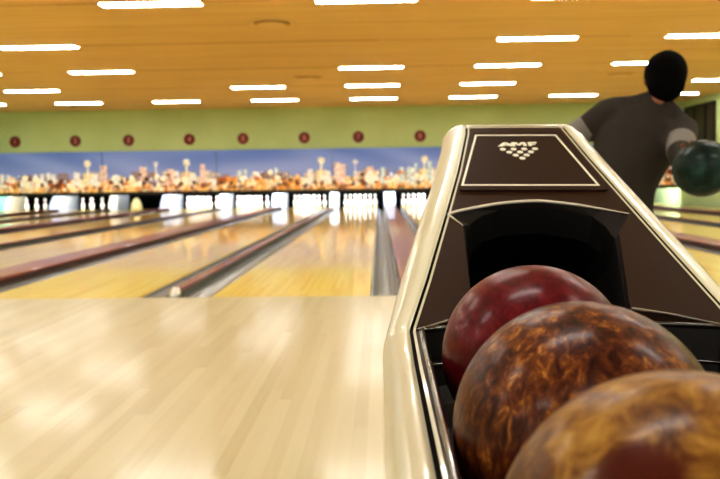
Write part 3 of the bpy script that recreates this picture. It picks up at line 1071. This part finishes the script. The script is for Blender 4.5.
# right hand on the ball
pd = (wrR - BC)
palm_c = on_ball((.0, .14, .01), .016)
tube(bm, [wrR, wrR.lerp(palm_c, .5) + V((0, 0, .004)), palm_c, on_ball((.0, .13, .05), .016)], [(.027, .022), (.034, .019), (.042, .015), (.036, .012)], 14, side=(1, 0, 0))
for i, (sx, ln) in enumerate(((-.052, .8), (-.02, .95), (.014, .9), (.046, .7))):
    ds = [(sx * .8 + .01, .13, .05), (sx + .008, .115, .08), (sx * 1.15, .13 - .05 * ln, .10), (sx * 1.2, .13 - .09 * ln, .115)]
    tube(bm, catmull([on_ball(d, .0125) for d in ds], 4), [.0095 - .0025 * k / 12 for k in range(13)], 10)
tube(bm, catmull([on_ball((-.03, .13, .0), .016), on_ball((-.075, .11, -.01), .014), on_ball((-.10, .09, -.01), .0135), on_ball((-.115, .06, -.01), .012)], 4), [.014 - .005 * k / 12 for k in range(13)], 10)
# left hand, relaxed and open
ax = (wrL - elL).normalized()
sd = ax.cross(V((0, 0, 1))).normalized()
dn = sd.cross(ax).normalized()
if dn.z > 0: dn = -dn
k0 = wrL + ax * .085
tube(bm, [wrL, wrL + ax * .04, k0], [(.026, .019), (.038, .016), (.040, .013)], 14, side=sd)
for q, ln in ((-.030, .062), (-.010, .076), (.011, .072), (.030, .055)):
    b = k0 + sd * q - ax * .012
    tube(bm, catmull([b, b + ax * ln * .5 + dn * .006 + sd * q * .15, b + ax * ln * .85 + dn * .022 + sd * q * .2, b + ax * ln + dn * .04 + sd * q * .2], 4), [.0092 - .0024 * k / 12 for k in range(13)], 10)
b = wrL + ax * .03 - sd * .03
tube(bm, catmull([b, b - sd * .025 + ax * .025 + dn * .006, b - sd * .036 + ax * .055 + dn * .014], 4), [.013 - .004 * k / 8 for k in range(9)], 10)
body = remeshed('body', pp(bm), M_SKIN, .0065, per, 3)
# clothes
def tube_r(P, rr, bm):
    tube(bm, P, rr, 16)
bm = bmesh.new()
torso(bm, .014, 8, 1)
for pts in (armL, armR):
    limb(bm, [pts[0], pts[1], pts[2], pts[3], pts[3].lerp(pts[4], .8)], [.062, .050, .044, .041, .032], .013)
ellipsoid(bm, shL, (.075, .075, .07)); ellipsoid(bm, shR, (.075, .075, .07)); limb(bm, [shL + V((.01, 0, .025)), V((1.17, 3.64, 1.085)), V((1.25, 3.635, 1.10))], [.05, .05, .055]); limb(bm, [shR + V((-.01, 0, .015)), V((1.335, 3.61, 1.03)), V((1.27, 3.635, 1.095))], [.055, .05, .055])
shirt = remeshed('shirt', pp(bm), M_SHIRT, .011, per, 5)
for pts in (armL, armR):
    bm = bmesh.new()
    P = catmull([pts[1].lerp(pts[2], .0), pts[1].lerp(pts[2], .35), pts[1].lerp(pts[2], .7), pts[2]], 4)
    tube(bm, P, [.0635 - .0055 * k / 12 for k in range(13)], 20)
    bmesh.ops.translate(bm, verts=bm.verts[:], vec=(-B0.x, -B0.y, 0))
    b = obj('sleeve_band', bm, M_SLEEVE, shirt, smooth=True)
    b['label'] = 'light grey sleeve band'
bm = bmesh.new()
torso(bm, .010, 3, 0)
for pts in (legL, legR):
    limb(bm, pts[:4] + [pts[3].lerp(pts[4], .9)], [.092, .085, .066, .066, .056], .008)
remeshed('trousers', pp(bm), M_TROUSER, .012, per, 5)
bm = bmesh.new()
ellipsoid(bm, hd((0, -.012, .024)), (.093, .103, .106), 32, 24, headrot)
ellipsoid(bm, hd((0, -.04, -.02)), (.083, .072, .085), 32, 24, headrot)
front = []
for v in bm.verts:
    p = headrot.transposed() @ (v.co - HC)
    if p.y > .055 and p.z < .07:
        v.co -= headrot @ V((0, (p.y - .055) * .9, 0))
hair = remeshed('hair', pp(bm), M_HAIR, .008, per, 3)
for ank, toe in ((ankL, V((.95, 4.09, .0))), (ankR, V((1.09, 3.20, 0)))):
    left = ank is ankL
    bm = bmesh.new()
    if left:
        c = V((ank.x, ank.y + .06, .055))
        ellipsoid(bm, c + V((0, .05, -.012)), (.047, .115, .043)); ellipsoid(bm, c + V((0, -.05, .0)), (.043, .075, .055)); tube(bm, [ank + V((0, 0, .035)), ank + V((0, .01, -.02))], [.046, .05], 14)
    else:        # toes on the floor, heel lifted
        ellipsoid(bm, ank + V((0, .035, -.09)), (.046, .06, .048), rot=Matrix.Rotation(.3, 3, 'X')); ellipsoid(bm, ank + V((0, -.015, -.045)), (.043, .06, .085), rot=Matrix.Rotation(-.2, 3, 'X')); tube(bm, [ank + V((0, .02, .01)), ank + V((0, 0, -.03))], [.046, .05], 14)
    for v in bm.verts:
        v.co.z = max(v.co.z, .012)
    sh = remeshed('shoe', pp(bm), M_SHOE, .008, per, 3)
    bm = bmesh.new()
    if left:
        ellipsoid(bm, V((ank.x, ank.y + .065, .0)), (.05, .155, .05))
    else:
        ellipsoid(bm, ank + V((0, .035, -ank.z)), (.047, .068, .05))
    for v in bm.verts:
        v.co.z = min(max(v.co.z, 0.0005), .014)
    obj('sole', pp(bm), M_SOLE, sh)
# ball in the hand
M_B4 = ball_mat('ball_green', [(0.36, srgb(10, 22, 20)), (0.52, srgb(22, 42, 38)), (0.68, srgb(46, 74, 68))], 18, (1, 1, .5), rough=.4)
o = ball('bowling_ball', BC, M_B4, 'dark green bowling ball held in the bowler\'s right hand')
o['group'] = 'ball in play'

# ------------------------------------------------------------------ lamps over the pins, inside each pit
for k in (1, 2, 3, 4, 5, 6, 7, 8, 9, 10, 11, 12):
    ld = bpy.data.lights.new('pin_lamp', 'AREA')
    ld.shape = 'RECTANGLE'
    ld.size = 1.0; ld.size_y = 0.12
    ld.energy = {1: 26, 2: 30, 3: 7}.get(k, 60)
    ld.color = (0.93, 0.97, 1.0)
    lo = bpy.data.objects.new('pin_lamp', ld)
    COL.objects.link(lo)
    lo.location = (lane_x[k] + W / 2, WALL_Y + .18, .66)
    lo.rotation_euler = V((0, 1.0, -.32)).to_track_quat('-Z', 'Y').to_euler()

# ------------------------------------------------------------------ world, camera
w = bpy.data.worlds.new('hall_light')
scene.world = w
w.use_nodes = True
bg = w.node_tree.nodes['Background']
bg.inputs[0].default_value = (0.97, 0.98, 0.95, 1)
bg.inputs[1].default_value = 0.8

F, PITCH, YAW, ROLL, H = 780.73, 0.0734, -0.0262, 0.0133, 0.7538
r0 = V((math.cos(YAW), -math.sin(YAW), 0)); f0 = V((math.sin(YAW), math.cos(YAW), 0)); z = V((0, 0, 1))
fw = f0 * math.cos(PITCH) - z * math.sin(PITCH)
u1 = f0 * math.sin(PITCH) + z * math.cos(PITCH)
rt = r0 * math.cos(ROLL) - u1 * math.sin(ROLL)
up = r0 * math.sin(ROLL) + u1 * math.cos(ROLL)
cd = bpy.data.cameras.new('camera')
cam = bpy.data.objects.new('camera', cd)
COL.objects.link(cam)
M = Matrix.Identity(4)
for i in range(3):
    M[i][0], M[i][1], M[i][2] = rt[i], up[i], -fw[i]
M[2][3] = H
cam.matrix_world = M
cd.sensor_width = 36.0
cd.lens = 36.0 * F / 720
cd.clip_start = 0.02
cd.dof.use_dof = True
cd.dof.focus_distance = 1.0
cd.dof.aperture_fstop = 8.0
scene.camera = cam
scene.view_settings.view_transform = 'Standard'
scene.view_settings.look = 'Medium High Contrast'
scene.view_settings.exposure = 0.0
